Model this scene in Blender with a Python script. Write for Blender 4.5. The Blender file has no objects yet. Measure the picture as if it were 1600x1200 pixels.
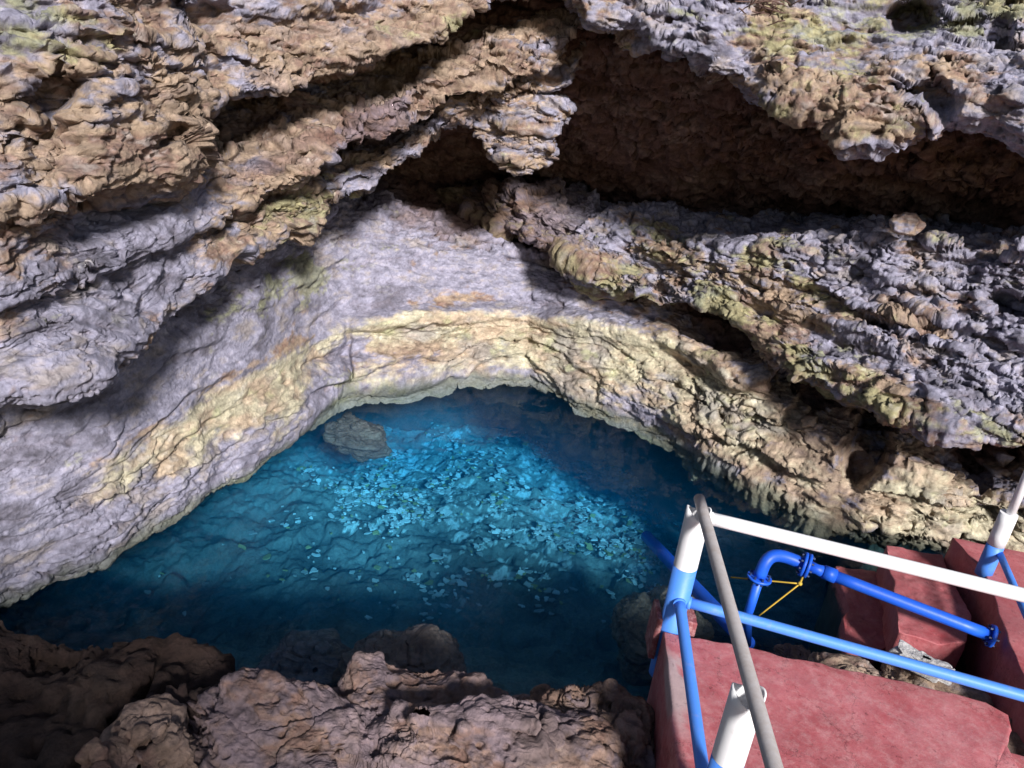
import bpy, bmesh, math, random
import numpy as np
from mathutils import Vector, Matrix

SC = bpy.context.scene
COL = SC.collection
# ------------------------------------------------------------------ camera, sky, sun, exposure
PITCH, ROLL, FPX, CAMH = math.radians(23.5), math.radians(6.6), 1200.0, 3.1
F_ = np.array([0, math.cos(PITCH), -math.sin(PITCH)])
_R0 = np.array([1.0, 0, 0]); _U0 = np.array([0, math.sin(PITCH), math.cos(PITCH)])
_c, _s = math.cos(ROLL), math.sin(ROLL)
R_ = _c * _R0 + _s * _U0
U_ = _c * _U0 - _s * _R0
C_ = np.array([0, 0, CAMH])
cam_d = bpy.data.cameras.new("camera")
cam = bpy.data.objects.new("camera", cam_d); COL.objects.link(cam)
cam.matrix_world = Matrix(((R_[0], U_[0], -F_[0], 0), (R_[1], U_[1], -F_[1], 0), (R_[2], U_[2], -F_[2], CAMH), (0, 0, 0, 1)))
cam_d.sensor_width = 36; cam_d.lens = 27.0; cam_d.clip_start = 0.02; cam_d.clip_end = 500
SC.camera = cam

LDIR = np.array([-0.28, 0.78, -0.50]); LDIR /= np.linalg.norm(LDIR)     # the way the daylight falls
SUN_EL = math.asin(-LDIR[2]); SUN_AZ = math.atan2(-LDIR[0], -LDIR[1])
w = bpy.data.worlds.new("World"); SC.world = w; w.use_nodes = True
nt = w.node_tree; nt.nodes.clear()
sky = nt.nodes.new("ShaderNodeTexSky"); sky.sky_type = 'NISHITA'; sky.sun_disc = False
sky.sun_elevation = SUN_EL; sky.sun_rotation = SUN_AZ
bg = nt.nodes.new("ShaderNodeBackground"); bg.inputs[1].default_value = 0.06
wo = nt.nodes.new("ShaderNodeOutputWorld")
nt.links.new(sky.outputs[0], bg.inputs[0]); nt.links.new(bg.outputs[0], wo.inputs[0])
sd = bpy.data.lights.new("sun", 'SUN'); sd.energy = 5.0; sd.angle = math.radians(8); sd.color = (1.0, 0.965, 0.93)
so = bpy.data.objects.new("sun", sd); COL.objects.link(so)
so.rotation_euler = Vector(LDIR).to_track_quat('-Z', 'Y').to_euler()
SC.view_settings.view_transform = 'Standard'; SC.view_settings.look = 'None'
SC.view_settings.gamma = 1.0; SC.view_settings.exposure = 0.45
SC.render.engine = 'CYCLES'
cy = SC.cycles
cy.use_denoising = True
cy.max_bounces = 8; cy.diffuse_bounces = 4; cy.glossy_bounces = 3; cy.transmission_bounces = 4; cy.transparent_max_bounces = 8
cy.volume_bounces = 1; cy.sample_clamp_indirect = 4.0

# ------------------------------------------------------------------ helpers
def ray(px, py):
    px = np.asarray(px, float); py = np.asarray(py, float)
    return F_ + R_ * ((px - 800) / FPX)[..., None] + U_ * ((600 - py) / FPX)[..., None]
def PD(px, py, D): return C_ + ray(px, py) * np.asarray(D, float)[..., None]
def PZ(px, py, z):
    d = ray(px, py); t = (np.asarray(z, float) - CAMH) / d[..., 2]
    return C_ + d * t[..., None]
def proj(P):
    v = P - C_; z = v @ F_
    return 800 + FPX * (v @ R_) / z, 600 - FPX * (v @ U_) / z, z

def h3(ix, iy, iz, seed):
    with np.errstate(over='ignore'):
        n = (ix.astype(np.uint32) * np.uint32(374761393) + iy.astype(np.uint32) * np.uint32(668265263)
             + iz.astype(np.uint32) * np.uint32(2147483647) + np.uint32((seed * 1274126177) & 0xffffffff))
        n = (n ^ (n >> np.uint32(13))) * np.uint32(1274126177)
        n = (n ^ (n >> np.uint32(15))) * np.uint32(2246822519)
        n = n ^ (n >> np.uint32(16))
    return n.astype(np.float32) * np.float32(1 / 4294967296.0)
def vn(P, seed=0):
    """value noise in -1..1"""
    P = P.astype(np.float32)
    I = np.floor(P).astype(np.int32); f = P - I
    f = f * f * f * (f * (f * 6 - 15) + 10)
    x, y, z = I[:, 0], I[:, 1], I[:, 2]; fx, fy, fz = f[:, 0], f[:, 1], f[:, 2]
    def L(a, b, t): return a + (b - a) * t
    def row(dy, dz): return L(h3(x, y + dy, z + dz, seed), h3(x + 1, y + dy, z + dz, seed), fx)
    return L(L(row(0, 0), row(1, 0), fy), L(row(0, 1), row(1, 1), fy), fz) * 2 - 1
def fbm(P, octv=4, seed=0, gain=0.5, lac=2.03):
    s = np.zeros(len(P), np.float32); a = 1.0; t = 0
    for i in range(octv):
        s += a * vn(P + i * 17.3, seed + i * 7); t += a; a *= gain; P = P * lac
    return s / t * 1.6
def worley(P, seed=0):
    """(F1, F2, random of nearest cell)"""
    P = P.astype(np.float32); B = np.floor(P - 0.5).astype(np.int32)
    n = len(P); f1 = np.full(n, 9, np.float32); f2 = f1.copy(); idr = np.zeros(n, np.float32)
    for dx in (0, 1):
        for dy in (0, 1):
            for dz in (0, 1):
                x, y, z = B[:, 0] + dx, B[:, 1] + dy, B[:, 2] + dz
                a = h3(x, y, z, seed); b = h3(x, y, z, seed + 1); c = h3(x, y, z, seed + 2)
                d = (x + .15 + .7 * a - P[:, 0]) ** 2 + (y + .15 + .7 * b - P[:, 1]) ** 2 + (z + .15 + .7 * c - P[:, 2]) ** 2
                m = d < f1
                f2 = np.where(m, f1, np.minimum(f2, d)); idr = np.where(m, h3(x, y, z, seed + 3), idr); f1 = np.where(m, d, f1)
    return np.sqrt(f1), np.sqrt(f2), idr
def sstep(a, b, x):
    t = np.clip((x - a) / (b - a), 0, 1); return t * t * (3 - 2 * t)

def grid_mesh(name, G, mat, colr=None, closed_u=False, smooth=True, parent=None):
    nv, nu, _ = G.shape
    me = bpy.data.meshes.new(name)
    V = G.reshape(-1, 3).astype(np.float32)
    i = np.arange(nv * nu).reshape(nv, nu)
    if closed_u: j = np.concatenate([i, i[:, :1]], 1)
    else: j = i
    q = np.stack([j[:-1, :-1], j[:-1, 1:], j[1:, 1:], j[1:, :-1]], -1).reshape(-1, 4)
    me.vertices.add(len(V)); me.vertices.foreach_set("co", V.ravel())
    me.loops.add(q.size); me.loops.foreach_set("vertex_index", q.ravel().astype(np.int32))
    me.polygons.add(len(q)); me.polygons.foreach_set("loop_start", (np.arange(len(q)) * 4).astype(np.int32))
    me.polygons.foreach_set("loop_total", np.full(len(q), 4, np.int32))
    me.polygons.foreach_set("use_smooth", np.full(len(q), smooth, bool))
    me.update(calc_edges=True)
    if colr is not None:
        ca = me.color_attributes.new("pigment", 'FLOAT_COLOR', 'POINT')
        ca.data.foreach_set("color", np.concatenate([colr, np.ones((len(V), 1))], 1).astype(np.float32).ravel())
    me.materials.append(mat)
    o = bpy.data.objects.new(name, me); COL.objects.link(o)
    if parent: o.parent = parent
    return o
def tag(o, label=None, cat=None, group=None, kind=None):
    if label: o["label"] = label
    if cat: o["category"] = cat
    if group: o["group"] = group
    if kind: o["kind"] = kind
    return o
def empty(name, loc, label, cat, group=None):
    o = bpy.data.objects.new(name, None); COL.objects.link(o); o.location = loc; o.empty_display_size = .1
    return tag(o, label, cat, group)

# ------------------------------------------------------------------ materials
def new_mat(name):
    m = bpy.data.materials.new(name); m.use_nodes = True
    nt = m.node_tree; b = nt.nodes["Principled BSDF"]; return m, nt, b
def N(nt, t, **k):
    n = nt.nodes.new(t)
    for a, v in k.items(): setattr(n, a, v)
    return n
def rock_material(name, bump=1.0, rough=0.85, spec=0.35):
    m, nt, b = new_mat(name); L = nt.links.new
    at = N(nt, "ShaderNodeAttribute", attribute_name="pigment")
    geo = N(nt, "ShaderNodeNewGeometry")
    n1 = N(nt, "ShaderNodeTexNoise"); n1.inputs["Scale"].default_value = 38; n1.inputs["Detail"].default_value = 6; n1.inputs["Roughness"].default_value = .7
    L(geo.outputs["Position"], n1.inputs["Vector"])
    mr = N(nt, "ShaderNodeMapRange"); mr.inputs[1].default_value = .3; mr.inputs[2].default_value = .7; mr.inputs[3].default_value = .72; mr.inputs[4].default_value = 1.3
    L(n1.outputs["Fac"], mr.inputs[0])
    mx = N(nt, "ShaderNodeMix", data_type='RGBA', blend_type='MULTIPLY'); mx.inputs[0].default_value = 1
    L(at.outputs["Color"], mx.inputs[6]); L(mr.outputs[0], mx.inputs[7]); L(mx.outputs[2], b.inputs["Base Color"])
    v = N(nt, "ShaderNodeTexVoronoi"); v.inputs["Scale"].default_value = 46; L(geo.outputs["Position"], v.inputs["Vector"])
    b1 = N(nt, "ShaderNodeBump"); b1.inputs["Strength"].default_value = .8 * bump; b1.inputs["Distance"].default_value = .012
    L(n1.outputs["Fac"], b1.inputs["Height"])
    b2 = N(nt, "ShaderNodeBump"); b2.inputs["Strength"].default_value = .5 * bump; b2.inputs["Distance"].default_value = .008
    L(v.outputs["Distance"], b2.inputs["Height"]); L(b1.outputs[0], b2.inputs["Normal"]); L(b2.outputs[0], b.inputs["Normal"])
    n3 = N(nt, "ShaderNodeTexNoise"); n3.inputs["Scale"].default_value = 110; n3.inputs["Detail"].default_value = 4; n3.inputs["Roughness"].default_value = .75; L(geo.outputs["Position"], n3.inputs["Vector"])
    b3 = N(nt, "ShaderNodeBump"); b3.inputs["Strength"].default_value = .9 * bump; b3.inputs["Distance"].default_value = .007; L(n3.outputs["Fac"], b3.inputs["Height"]); L(b2.outputs[0], b3.inputs["Normal"]); L(b3.outputs[0], b.inputs["Normal"])
    b.inputs["Roughness"].default_value = rough; b.inputs["Specular IOR Level"].default_value = spec
    return m
ROCK = rock_material("cave_rock")
ROCKWET = rock_material("damp_rock", 1.0, .55, .5)

# ------------------------------------------------------------------ rock shaping
def curve(pts, cols, z=None, D=True):
    a = np.array(pts, float)
    py = np.interp(cols, a[:, 0], a[:, 1])
    k = 9; ker = np.hanning(k + 2)[1:-1]; ker /= ker.sum()
    py = np.convolve(np.pad(py, k // 2, 'edge'), ker, 'valid')
    if z is not None:
        P = PZ(cols, py, z); return py, (P - C_) @ F_
    return py, np.interp(cols, a[:, 0], a[:, 2])
def loft(cols, curves, step):
    """curves: list of (py, D) from low to high; returns grid nv x nu x 3 of points"""
    K = np.stack([PD(cols, py, D) for py, D in curves])
    rows = [K[0][None]]
    for a, b in zip(K[:-1], K[1:]):
        pa, pb = proj(a), proj(b)
        L3 = np.percentile(np.linalg.norm(b - a, axis=1) / np.minimum(pa[2], pb[2]) * FPX, 70)
        n = int(np.clip(L3 / step, 4, 330)); t = (np.arange(1, n + 1) / n)[:, None, None]
        rows.append(a[None] * (1 - t) + b[None] * t)
    G = np.concatenate(rows)
    k = 11; ker = np.hanning(k + 2)[1:-1]; ker /= ker.sum()
    Gp = np.pad(G, ((k // 2, k // 2), (0, 0), (0, 0)), 'edge')
    return sum(ker[i] * Gp[i:i + len(G)] for i in range(k))
def blur(A, k):
    ker = np.hanning(k + 2)[1:-1]; ker /= ker.sum()
    for ax in (0, 1):
        pad = [(0, 0)] * A.ndim; pad[ax] = (k // 2, k // 2)
        Ap = np.pad(A, pad, 'edge')
        A = sum(ker[i] * (Ap[i:i + A.shape[0]] if ax == 0 else Ap[:, i:i + A.shape[1]]) for i in range(k))
    return A
def normals(G, k=0, flip=False):
    du = np.gradient(G, axis=1); dv = np.gradient(G, axis=0)
    n = np.cross(du, dv)
    if k: n = blur(n, k)
    n /= np.linalg.norm(n, axis=2, keepdims=True) + 1e-9
    return n
def stage_one(P, amp, seed, tilt=(0.0, 0.0)):
    """large shapes: swells, beds with undercut lips, broken blocks, ridges (metres)"""
    P = P.astype(np.float32)
    wp = np.stack([vn(P * 1.1, seed + 50), vn(P * 1.1, seed + 51), vn(P * 1.1, seed + 52)], 1)
    Q = P + wp * .18
    s = Q[:, 2] + tilt[0] * Q[:, 0] + tilt[1] * Q[:, 1]
    big = fbm(P * 0.8, 3, seed) * .16
    m1 = vn(P * .9, seed + 9); m2 = vn(P * 2.1, seed + 10)
    t = s / .27 + .55 * fbm(P * np.array([1, 1, .5]) * 1.1, 3, seed + 20)
    fr = t - np.floor(t); k = np.floor(t).astype(np.int32); r = h3(k, k * 0 + 3, k * 0, seed + 20)
    b1 = np.where(fr < .14, fr / .14, 1 - ((fr - .14) / .86) ** .8) * (.4 + .9 * r) * .15 * sstep(-.7, .4, m1)
    bl = worley(Q * np.array([2.6, 2.6, 8.0]), seed + 30)
    e = bl[1] - bl[0]
    blocks = (bl[2] - .5) * .07 * sstep(0, .1, e) - (1 - sstep(0, .14, e)) * .05 * sstep(-.2, .5, m2)
    rid = 1 - np.abs(fbm(Q * np.array([2.3, 2.3, 3.6]), 4, seed + 33, .5))
    return big * np.minimum(amp, 1.2) + amp * (b1 + blocks + (rid - .7) * .11)
def stage_two(P, amp, seed, tilt=(0.0, 0.0)):
    """small shapes: thin beds, chips, popcorn crust, pits, cracks"""
    P = P.astype(np.float32)
    wp = np.stack([vn(P * 2.3, seed + 60), vn(P * 2.3, seed + 61), vn(P * 2.3, seed + 62)], 1)
    wq = np.stack([vn(P * 9, seed + 64), vn(P * 9, seed + 65), vn(P * 9, seed + 66)], 1)
    Q = P + wp * .07 + wq * .03
    m1 = vn(P * 1.3, seed + 9); m2 = vn(P * 2.4, seed + 10); m3 = vn(P * 1.9, seed + 12)
    def beds(th, wob, sd, amp_, msk):
        t = Q[:, 2] / th + wob * fbm(P * np.array([1, 1, .4]) * 1.9, 3, sd)
        fr = t - np.floor(t); k = np.floor(t).astype(np.int32); r = h3(k, k * 0 + 3, k * 0, sd)
        return np.where(fr < .16, fr / .16, 1 - ((fr - .16) / .84) ** .8) * (.2 + r) * amp_ * msk
    b2 = beds(.085, 1.0, seed + 23, .055, sstep(-.7, .2, m2)) + beds(.034, 1.6, seed + 27, .022, sstep(-.5, .4, m3))
    a = worley(Q * np.array([8, 8, 19]) + 5, seed + 31)
    blocks = ((a[2] - .5) * .018 * sstep(0, .1, a[1] - a[0]) - (1 - sstep(0, .12, a[1] - a[0])) * .016) * sstep(.1, .8, m3)
    b = worley(Q * np.array([17, 17, 36]) + 3, seed + 41)
    chips = ((b[2] - .5) * .010 - (1 - sstep(0, .14, b[1] - b[0])) * .009) * sstep(.2, .8, m1)
    pop = (.5 - b[0]) * .007 * sstep(-.1, -.7, m1)
    fa = fbm(P * np.array([4.5, 4.5, 22]), 5, seed + 35, .60); fb = fbm(P * np.array([15, 15, 24]), 4, seed + 36, .66)
    rg = np.abs(fbm(Q * np.array([2.6, 2.6, 13]), 5, seed + 38, .62))
    fine = fa * .022 + fb * .010 - sstep(.13, .0, rg) * .042 * sstep(-.5, .3, m2)
    pa = worley(P * np.array([7, 7, 9]) + 9, seed + 37); pb = worley(P * np.array([15, 15, 19]) + 1.7, seed + 43)
    pit = -sstep(.34, .14, pa[0]) * .05 * sstep(.6, .8, pa[2]) - sstep(.32, .15, pb[0]) * .026 * sstep(.5, .65, pb[2])
    return amp * (b2 + blocks + chips + pop + fine + pit)
from concurrent.futures import ThreadPoolExecutor
def chunked(fn, P, *arrs):
    """run fn over slices of the point list on four threads"""
    n = len(P); m = max(1, min(16, n // 60000)); ed = np.linspace(0, n, m + 1).astype(int)
    with ThreadPoolExecutor(4) as ex:
        fs = [ex.submit(fn, P[a:b], *[x[a:b] for x in arrs]) for a, b in zip(ed[:-1], ed[1:])]
        return np.concatenate([f.result() for f in fs])
def run_stage(fn, P, amp, seed, tilt=(0, 0)):
    return chunked(lambda p, a: fn(p, a, seed, tilt), P, np.broadcast_to(np.asarray(amp, float), len(P)))
def displace(G, n1, amp, seed, closed=False, extra=None, flip=1.0, lim=None):
    """two passes: large shapes along the smoothed normal, small ones along the normal of the result"""
    sh = G.shape; P = G.reshape(-1, 3)
    d1 = run_stage(stage_one, P, amp, seed)
    if extra is not None: d1 = d1 + extra
    if lim: d1 = np.clip(d1, -lim, lim)
    G1 = (P + n1.reshape(-1, 3) * d1[:, None]).reshape(sh)
    if closed:
        Gc = np.concatenate([G1[:, -4:], G1, G1[:, :4]], 1); n2 = normals(Gc, 5)[:, 4:-4]
    else: n2 = normals(G1, 5)
    sg = np.sign((n2 * n1.reshape(sh)).sum(-1).mean()); n2 = n2 * sg
    P1 = G1.reshape(-1, 3)
    d2 = run_stage(stage_two, P1, amp, seed)
    P2 = P1 + n2.reshape(-1, 3) * d2[:, None]
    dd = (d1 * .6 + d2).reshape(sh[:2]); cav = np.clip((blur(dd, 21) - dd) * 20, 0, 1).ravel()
    return P2, cav
# pigments (linear), lavender holding the blue of the skylight on grey rock
LAV = np.array([.31, .30, .395]); LAVD = np.array([.12, .11, .14]); OCH = np.array([.33, .24, .165]); RUST = np.array([.19, .105, .075])
CREAM = np.array([.47, .43, .315]); GREEN = np.array([.27, .28, .13]); BROWN = np.array([.14, .076, .062]); GREY = np.array([.30, .30, .29]); PINK = np.array([.33, .25, .215])
def mixc(a, b, t): return a * (1 - t[:, None]) + b * t[:, None]
def pigment(P, cav, seed, W):
    ks = list(W); ar = [np.broadcast_to(np.asarray(W[k], float), len(P)) for k in ks]
    return chunked(lambda p, c, *r: pigment_(p, c, seed, dict(zip(ks, r))), P, cav, *ar)
def pigment_(P, cav, seed, W):
    """W: dict of weights (arrays) cream, warm, green, brown"""
    P = P.astype(np.float32)
    q = P * np.array([1, 1, 2.2])
    a = fbm(q * 1.7, 5, seed + 1, .6); b = fbm(q * 3.1 + 4, 5, seed + 2, .62); c = fbm(q * 5.5 + 8, 4, seed + 3, .65); d = fbm(q * 14, 3, seed + 4, .7)
    n = len(P)
    col = np.repeat(LAV[None], n, 0)
    col = mixc(col, LAVD, sstep(-.2, .7, b) * .75)
    col = mixc(col, np.array([.27, .23, .20]), sstep(.1, .8, -b + .4 * d) * .7)
    warm = np.clip(W.get('warm', 0) + np.zeros(n), 0, 1)
    th = .62 - 1.5 * warm
    t = sstep(th, th + .5, a * .7 + .55 * c + .2 * d) * .92
    oc = np.repeat(OCH[None], n, 0); oc = mixc(oc, RUST, sstep(0, .7, c)); oc = mixc(oc, PINK, sstep(.1, .7, b) * .7)
    col = mixc(col, 0, t * 0) if False else col * (1 - t[:, None]) + oc * t[:, None]
    g = np.clip(W.get('green', 0) + np.zeros(n), 0, 1)
    col = mixc(col, GREEN, sstep(.75 - 1.2 * g, 1.15 - 1.2 * g, b * .7 + a * .4 + .3 * d) * .6)
    cr = np.clip(W.get('cream', 0) + np.zeros(n), 0, 1)
    tt = sstep(.28, .72, cr + .26 * c + .30 * a + .1 * d); cc = np.repeat(CREAM[None], n, 0)
    cc = mixc(cc, np.array([.42, .32, .235]), sstep(-.35, .5, b) * .9); cc = mixc(cc, np.array([.30, .28, .27]), sstep(.1, .7, a) * .7); cc = mixc(cc, np.array([.40, .42, .22]), sstep(.25, .8, -c) * .5)
    col = col * (1 - tt[:, None]) + cc * tt[:, None]
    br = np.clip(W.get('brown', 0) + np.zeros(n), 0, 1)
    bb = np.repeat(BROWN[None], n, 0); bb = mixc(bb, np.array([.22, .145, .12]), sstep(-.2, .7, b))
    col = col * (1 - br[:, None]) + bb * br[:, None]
    # pale crusts and dark mineral specks
    col = mixc(col, np.array([.55, .53, .50]), sstep(.5, .9, c) * .35 * (1 - br))
    col = col * (1 + .42 * d)[:, None]
    # hollows are mixed towards dark brown
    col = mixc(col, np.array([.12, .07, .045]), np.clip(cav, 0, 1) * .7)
    return np.clip(col, .01, .85)
def blobs(px, py, lst):
    s = np.zeros(px.shape)
    for x, y, rx, ry, a, k in lst:
        ca, sa = math.cos(math.radians(a)), math.sin(math.radians(a))
        dx, dy = px - x, py - y; u = (dx * ca + dy * sa) / rx; v = (-dx * sa + dy * ca) / ry
        s += k * np.exp(-(u * u + v * v))
    return s
def build_sheet(name, cols, curves, step, seed, amp, weights, dents=(), mat=ROCK, tilt=(0, 0)):
    G = loft(cols, curves, step)
    nrm = normals(blur(G, 21), 41)
    px, py, D = proj(G.reshape(-1, 3))
    P = G.reshape(-1, 3)
    A = amp(px, py, P) if callable(amp) else amp
    P2, cav = displace(G, nrm, A, seed)
    if len(dents):
        for x, y, rx, ry, a, dep in dents:
            k = blobs(px + 12 * vn(P * 5, 3), py + 12 * vn(P * 5, 4), [(x, y, rx, ry, a, 1)])
            k = sstep(.25, .75, k)
            r = (P2 - C_); r /= np.linalg.norm(r, axis=1, keepdims=True)
            P2 = P2 + r * (k * dep)[:, None]
    G2 = P2.reshape(G.shape)
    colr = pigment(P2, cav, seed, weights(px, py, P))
    return grid_mesh(name, G2, mat, colr), G2

STEP = 1.6
# ---- back wall of the cave, from under the water up into the dark vault
WL = [(-700, 1450), (-300, 1120), (0, 948), (60, 925), (170, 880), (230, 835), (330, 770), (400, 732), (450, 690), (490, 645), (530, 622), (620, 610), (700, 600), (750, 597),
      (830, 600), (860, 614), (900, 632), (1000, 665), (1100, 705), (1180, 740), (1240, 765), (1300, 792), (1400, 825), (1480, 850), (1600, 880), (2000, 990), (2300, 1060)]
def columns(a, b, st):
    out = [a]
    while out[-1] < b:
        x = out[-1]; k = 1 + 6 * max(0.0, (-60 - x) / 640, (x - 1660) / 640)
        out.append(x + st * min(k, 6))
    return np.array(out)
cols = columns(-700, 2300, 1.9)
pw, Dw = curve(WL, cols, z=0.0)
pu, Du = curve(WL, cols, z=-.02)
def rel(pts, dD):
    py, _ = curve([(a, b, 0) for a, b in pts], cols); 
    dd = np.interp(cols, [d[0] for d in dD], [d[1] for d in dD]) if isinstance(dD, list) else dD
    return py, Dw + dd
# below water: points straight down and back
Pw = PD(cols, pw, Dw); cen = np.array([.4, 3.6, 0]); out = Pw - cen; out[:, 2] = 0; out /= np.linalg.norm(out, axis=1, keepdims=True)
def under(z, o):
    Q = Pw + out * o; Q[:, 2] = z; a = proj(Q); return a[1], a[2]
# under() keeps px roughly; use explicit 3-D rows instead of pixel rows
w2 = rel([(-700, 1250), (-300, 960), (0, 800), (100, 755), (300, 632), (450, 560), (520, 512), (600, 492), (760, 486), (900, 500), (1050, 525), (1200, 610), (1300, 690), (1400, 740), (1600, 800), (2300, 950)], [(-700, -.25), (300, -.25), (500, .0), (800, .05), (1300, -.25), (2300, -.3)])
w3 = rel([(-700, 1050), (-300, 800), (0, 640), (250, 490), (400, 400), (500, 342), (600, 322), (700, 355), (830, 385), (950, 440), (1130, 525), (1190, 590), (1240, 645), (1330, 695), (1450, 705), (1600, 740), (2300, 860)], [(-700, -.25), (270, -.25), (380, -.08), (460, .15), (560, .4), (800, .5), (1300, .2), (2300, .2)])
w4_ = rel([(-700, 950), (-300, 700), (0, 540), (250, 400), (400, 330), (500, 300), (600, 285), (700, 320), (830, 345), (950, 380), (1130, 440), (1240, 500), (1330, 560), (1450, 590), (1600, 640), (2300, 760)], [(-700, .5), (300, .6), (420, .9), (500, 1.3), (800, 1.8), (1100, 2.0), (1350, 2.0), (1500, 1.3), (2300, 1.3)])
w4 = (w4_[0] - 20, w4_[1] + np.interp(cols, [500, 620, 900, 1100], [0, 1.2, 1.2, 0]))
w5 = curve([(-700, 600, 5.5), (0, 330, 6), (400, 230, 7.5), (750, 250, 9.3), (1000, 280, 8.8), (1300, 330, 7.6), (1600, 400, 6.8), (2300, 500, 6)], cols)
w6 = curve([(-700, 400, 5), (0, 200, 5.5), (400, 130, 6.6), (750, 160, 8.0), (1000, 190, 7.5), (1300, 250, 6.5), (1600, 300, 5.8), (2300, 400, 5.2)], cols)
w7 = curve([(-700, 200, 4.6), (0, 60, 5.0), (400, 30, 6.0), (750, 60, 6.7), (1000, 70, 6.4), (1300, 130, 5.8), (1600, 180, 5.2), (2300, 260, 5)], cols)
w8 = curve([(-700, -500, 5), (400, -500, 6.0), (1300, -500, 6.0), (2300, -500, 5)], cols)
G_up = loft(cols, [(pw, Dw), w2, w3, w4, w5, w6, w7, w8], STEP + .3)
nlow = 60
tz = np.linspace(1, 0, nlow, endpoint=False)
und = np.interp(cols, [-700, 100, 480, 560, 1100, 1300, 2300], [1.6, 1.8, 2.2, 3.0, 2.6, .9, .6])[:, None]
low = np.stack([np.concatenate([(Pw + out * und * min(1, t * 9) ** .6)[:, :2], np.full((len(cols), 1), -3.4 * t)], 1) for t in tz])
Gw = np.concatenate([low, G_up])
def wall_sheet():
    G = Gw; P = G.reshape(-1, 3); px, py, D = proj(P)
    n = normals(blur(G, 21), 31).reshape(-1, 3)
    lv = np.interp(px, cols, w2[0]); top = np.interp(px, cols, w3[0]); wl = np.interp(px, cols, pw)
    rel_ = (wl - py) / np.maximum(wl - lv, 5)      # 0 waterline, 1 top of cream band
    rel3 = (lv - py) / np.maximum(lv - top, 5)     # 0 cream top, 1 crest
    rightish = sstep(950, 1250, px)
    A = .27 + .62 * rightish + .75 * sstep(.55, 1.1, rel3) + .22 * sstep(1.0, .6, rel_)
    A = np.where(P[:, 2] < 0, .4, A)
    d = np.zeros(len(P))
    # rounded shelves under the cream band
    d += .10 * np.exp(-((rel_ - .95) / .12) ** 2) * sstep(480, 540, px) * sstep(1300, 1100, px)
    d += .06 * np.exp(-((rel_ - .35) / .25) ** 2)
    P2, cav = displace(G, n.reshape(G.shape), A, 11, extra=d)
    rr = (P2 - C_); rr /= np.linalg.norm(rr, axis=1, keepdims=True)
    for x, y, rx, ry, a, dep in [(1355, 712, 34, 42, 20, .55), (1250, 650, 20, 28, 40, .18), (1000, 500, 130, 12, 16, .10), (1090, 575, 60, 10, 22, .10),
                                 (1440, 735, 60, 8, 10, .1), (930, 585, 70, 8, 5, .07), (640, 515, 110, 7, -4, .09), (535, 560, 10, 55, 15, .12), (1545, 800, 40, 12, 30, .12)]:
        k = sstep(.2, .8, blobs(px + 14 * vn(P * 5, 3), py + 10 * vn(P * 5, 4), [(x, y, rx, ry, a, 1)]))
        P2 = P2 + rr * (k * dep)[:, None]
    cream = sstep(1.18, .80, rel_) * sstep(.02, .35, rel_) * (.30 + .45 * sstep(60, 250, px)) * (1 - .4 * sstep(1050, 1300, px))
    cream += blobs(px, py, [(400, 610, 150, 30, -38, .35), (640, 508, 110, 16, -3, .4), (840, 520, 90, 14, 3, .3), (960, 550, 120, 40, 12, .3)])
    cream += blobs(px, py, [(1480, 770, 120, 60, 10, .6)]) - blobs(px, py, [(640, 550, 90, 25, -10, .45), (510, 600, 30, 90, 35, .7), (300, 730, 180, 22, -32, .5), (80, 850, 120, 50, -30, .3)])
    green = blobs(px, py, [(560, 600, 90, 22, 0, 1.0), (380, 740, 170, 16, -32, 1.0), (1050, 560, 120, 25, 18, .9), (480, 430, 160, 45, -25, 1.0), (1000, 640, 200, 30, 20, .6), (130, 700, 160, 25, -45, .5)])
    warm = .5 * sstep(1.1, .8, rel_) * sstep(850, 1000, px) + blobs(px, py, [(700, 470, 200, 18, -3, .5), (450, 545, 90, 15, -25, .5), (650, 540, 120, 30, 0, .9), (1150, 600, 200, 60, 35, .65), (1450, 750, 200, 90, 20, .85), (250, 660, 220, 12, -32, .35)]) + .1
    brown = sstep(.85, 1.15, rel3 + .12 * vn(P * 4, 8)) * sstep(560, 700, px) * .85 + sstep(1.05, 1.4, rel3)  # brown vault rock, also laid over the unlit recess to darken it
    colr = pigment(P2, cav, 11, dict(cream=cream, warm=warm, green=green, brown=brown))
    # dark tide line and algae at the water's edge
    tl = np.clip(sstep(.14, .02, P2[:, 2] + .06 * fbm(P * 5, 3, 5)), 0, 1)
    colr = mixc(colr, np.array([.13, .15, .11]), tl * .75)
    o = grid_mesh("cave_wall", P2.reshape(G.shape), ROCK, colr); tag(o, kind="structure"); return o
wall_sheet()

# ---- upper left ledges hanging over the pool
cA = columns(-700, 1000, 1.8)
L3 = [(-700, 700, 2.6), (-300, 650, 2.8), (0, 612, 3.0), (60, 602, 3.1), (140, 590, 3.3), (205, 555, 3.55), (270, 482, 3.85), (330, 425, 4.12), (400, 375, 4.5), (460, 350, 4.8), (520, 318, 5.3), (600, 282, 5.5), (655, 252, 5.6), (675, 225, 5.6), (700, 200, 5.35), (760, 182, 5.35), (868, 150, 5.4), (900, 92, 5.5), (1000, -20, 5.8)]
L2 = [(-700, 540, 2.4), (-300, 510, 2.6), (0, 480, 2.9), (95, 455, 3.15), (220, 405, 3.52), (300, 355, 3.82), (400, 312, 4.12), (480, 264, 4.3), (560, 215, 4.6), (640, 185, 4.8), (700, 165, 5.0), (790, 150, 5.1), (868, 128, 5.2), (900, 70, 5.3), (1000, -40, 5.6)]
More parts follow.
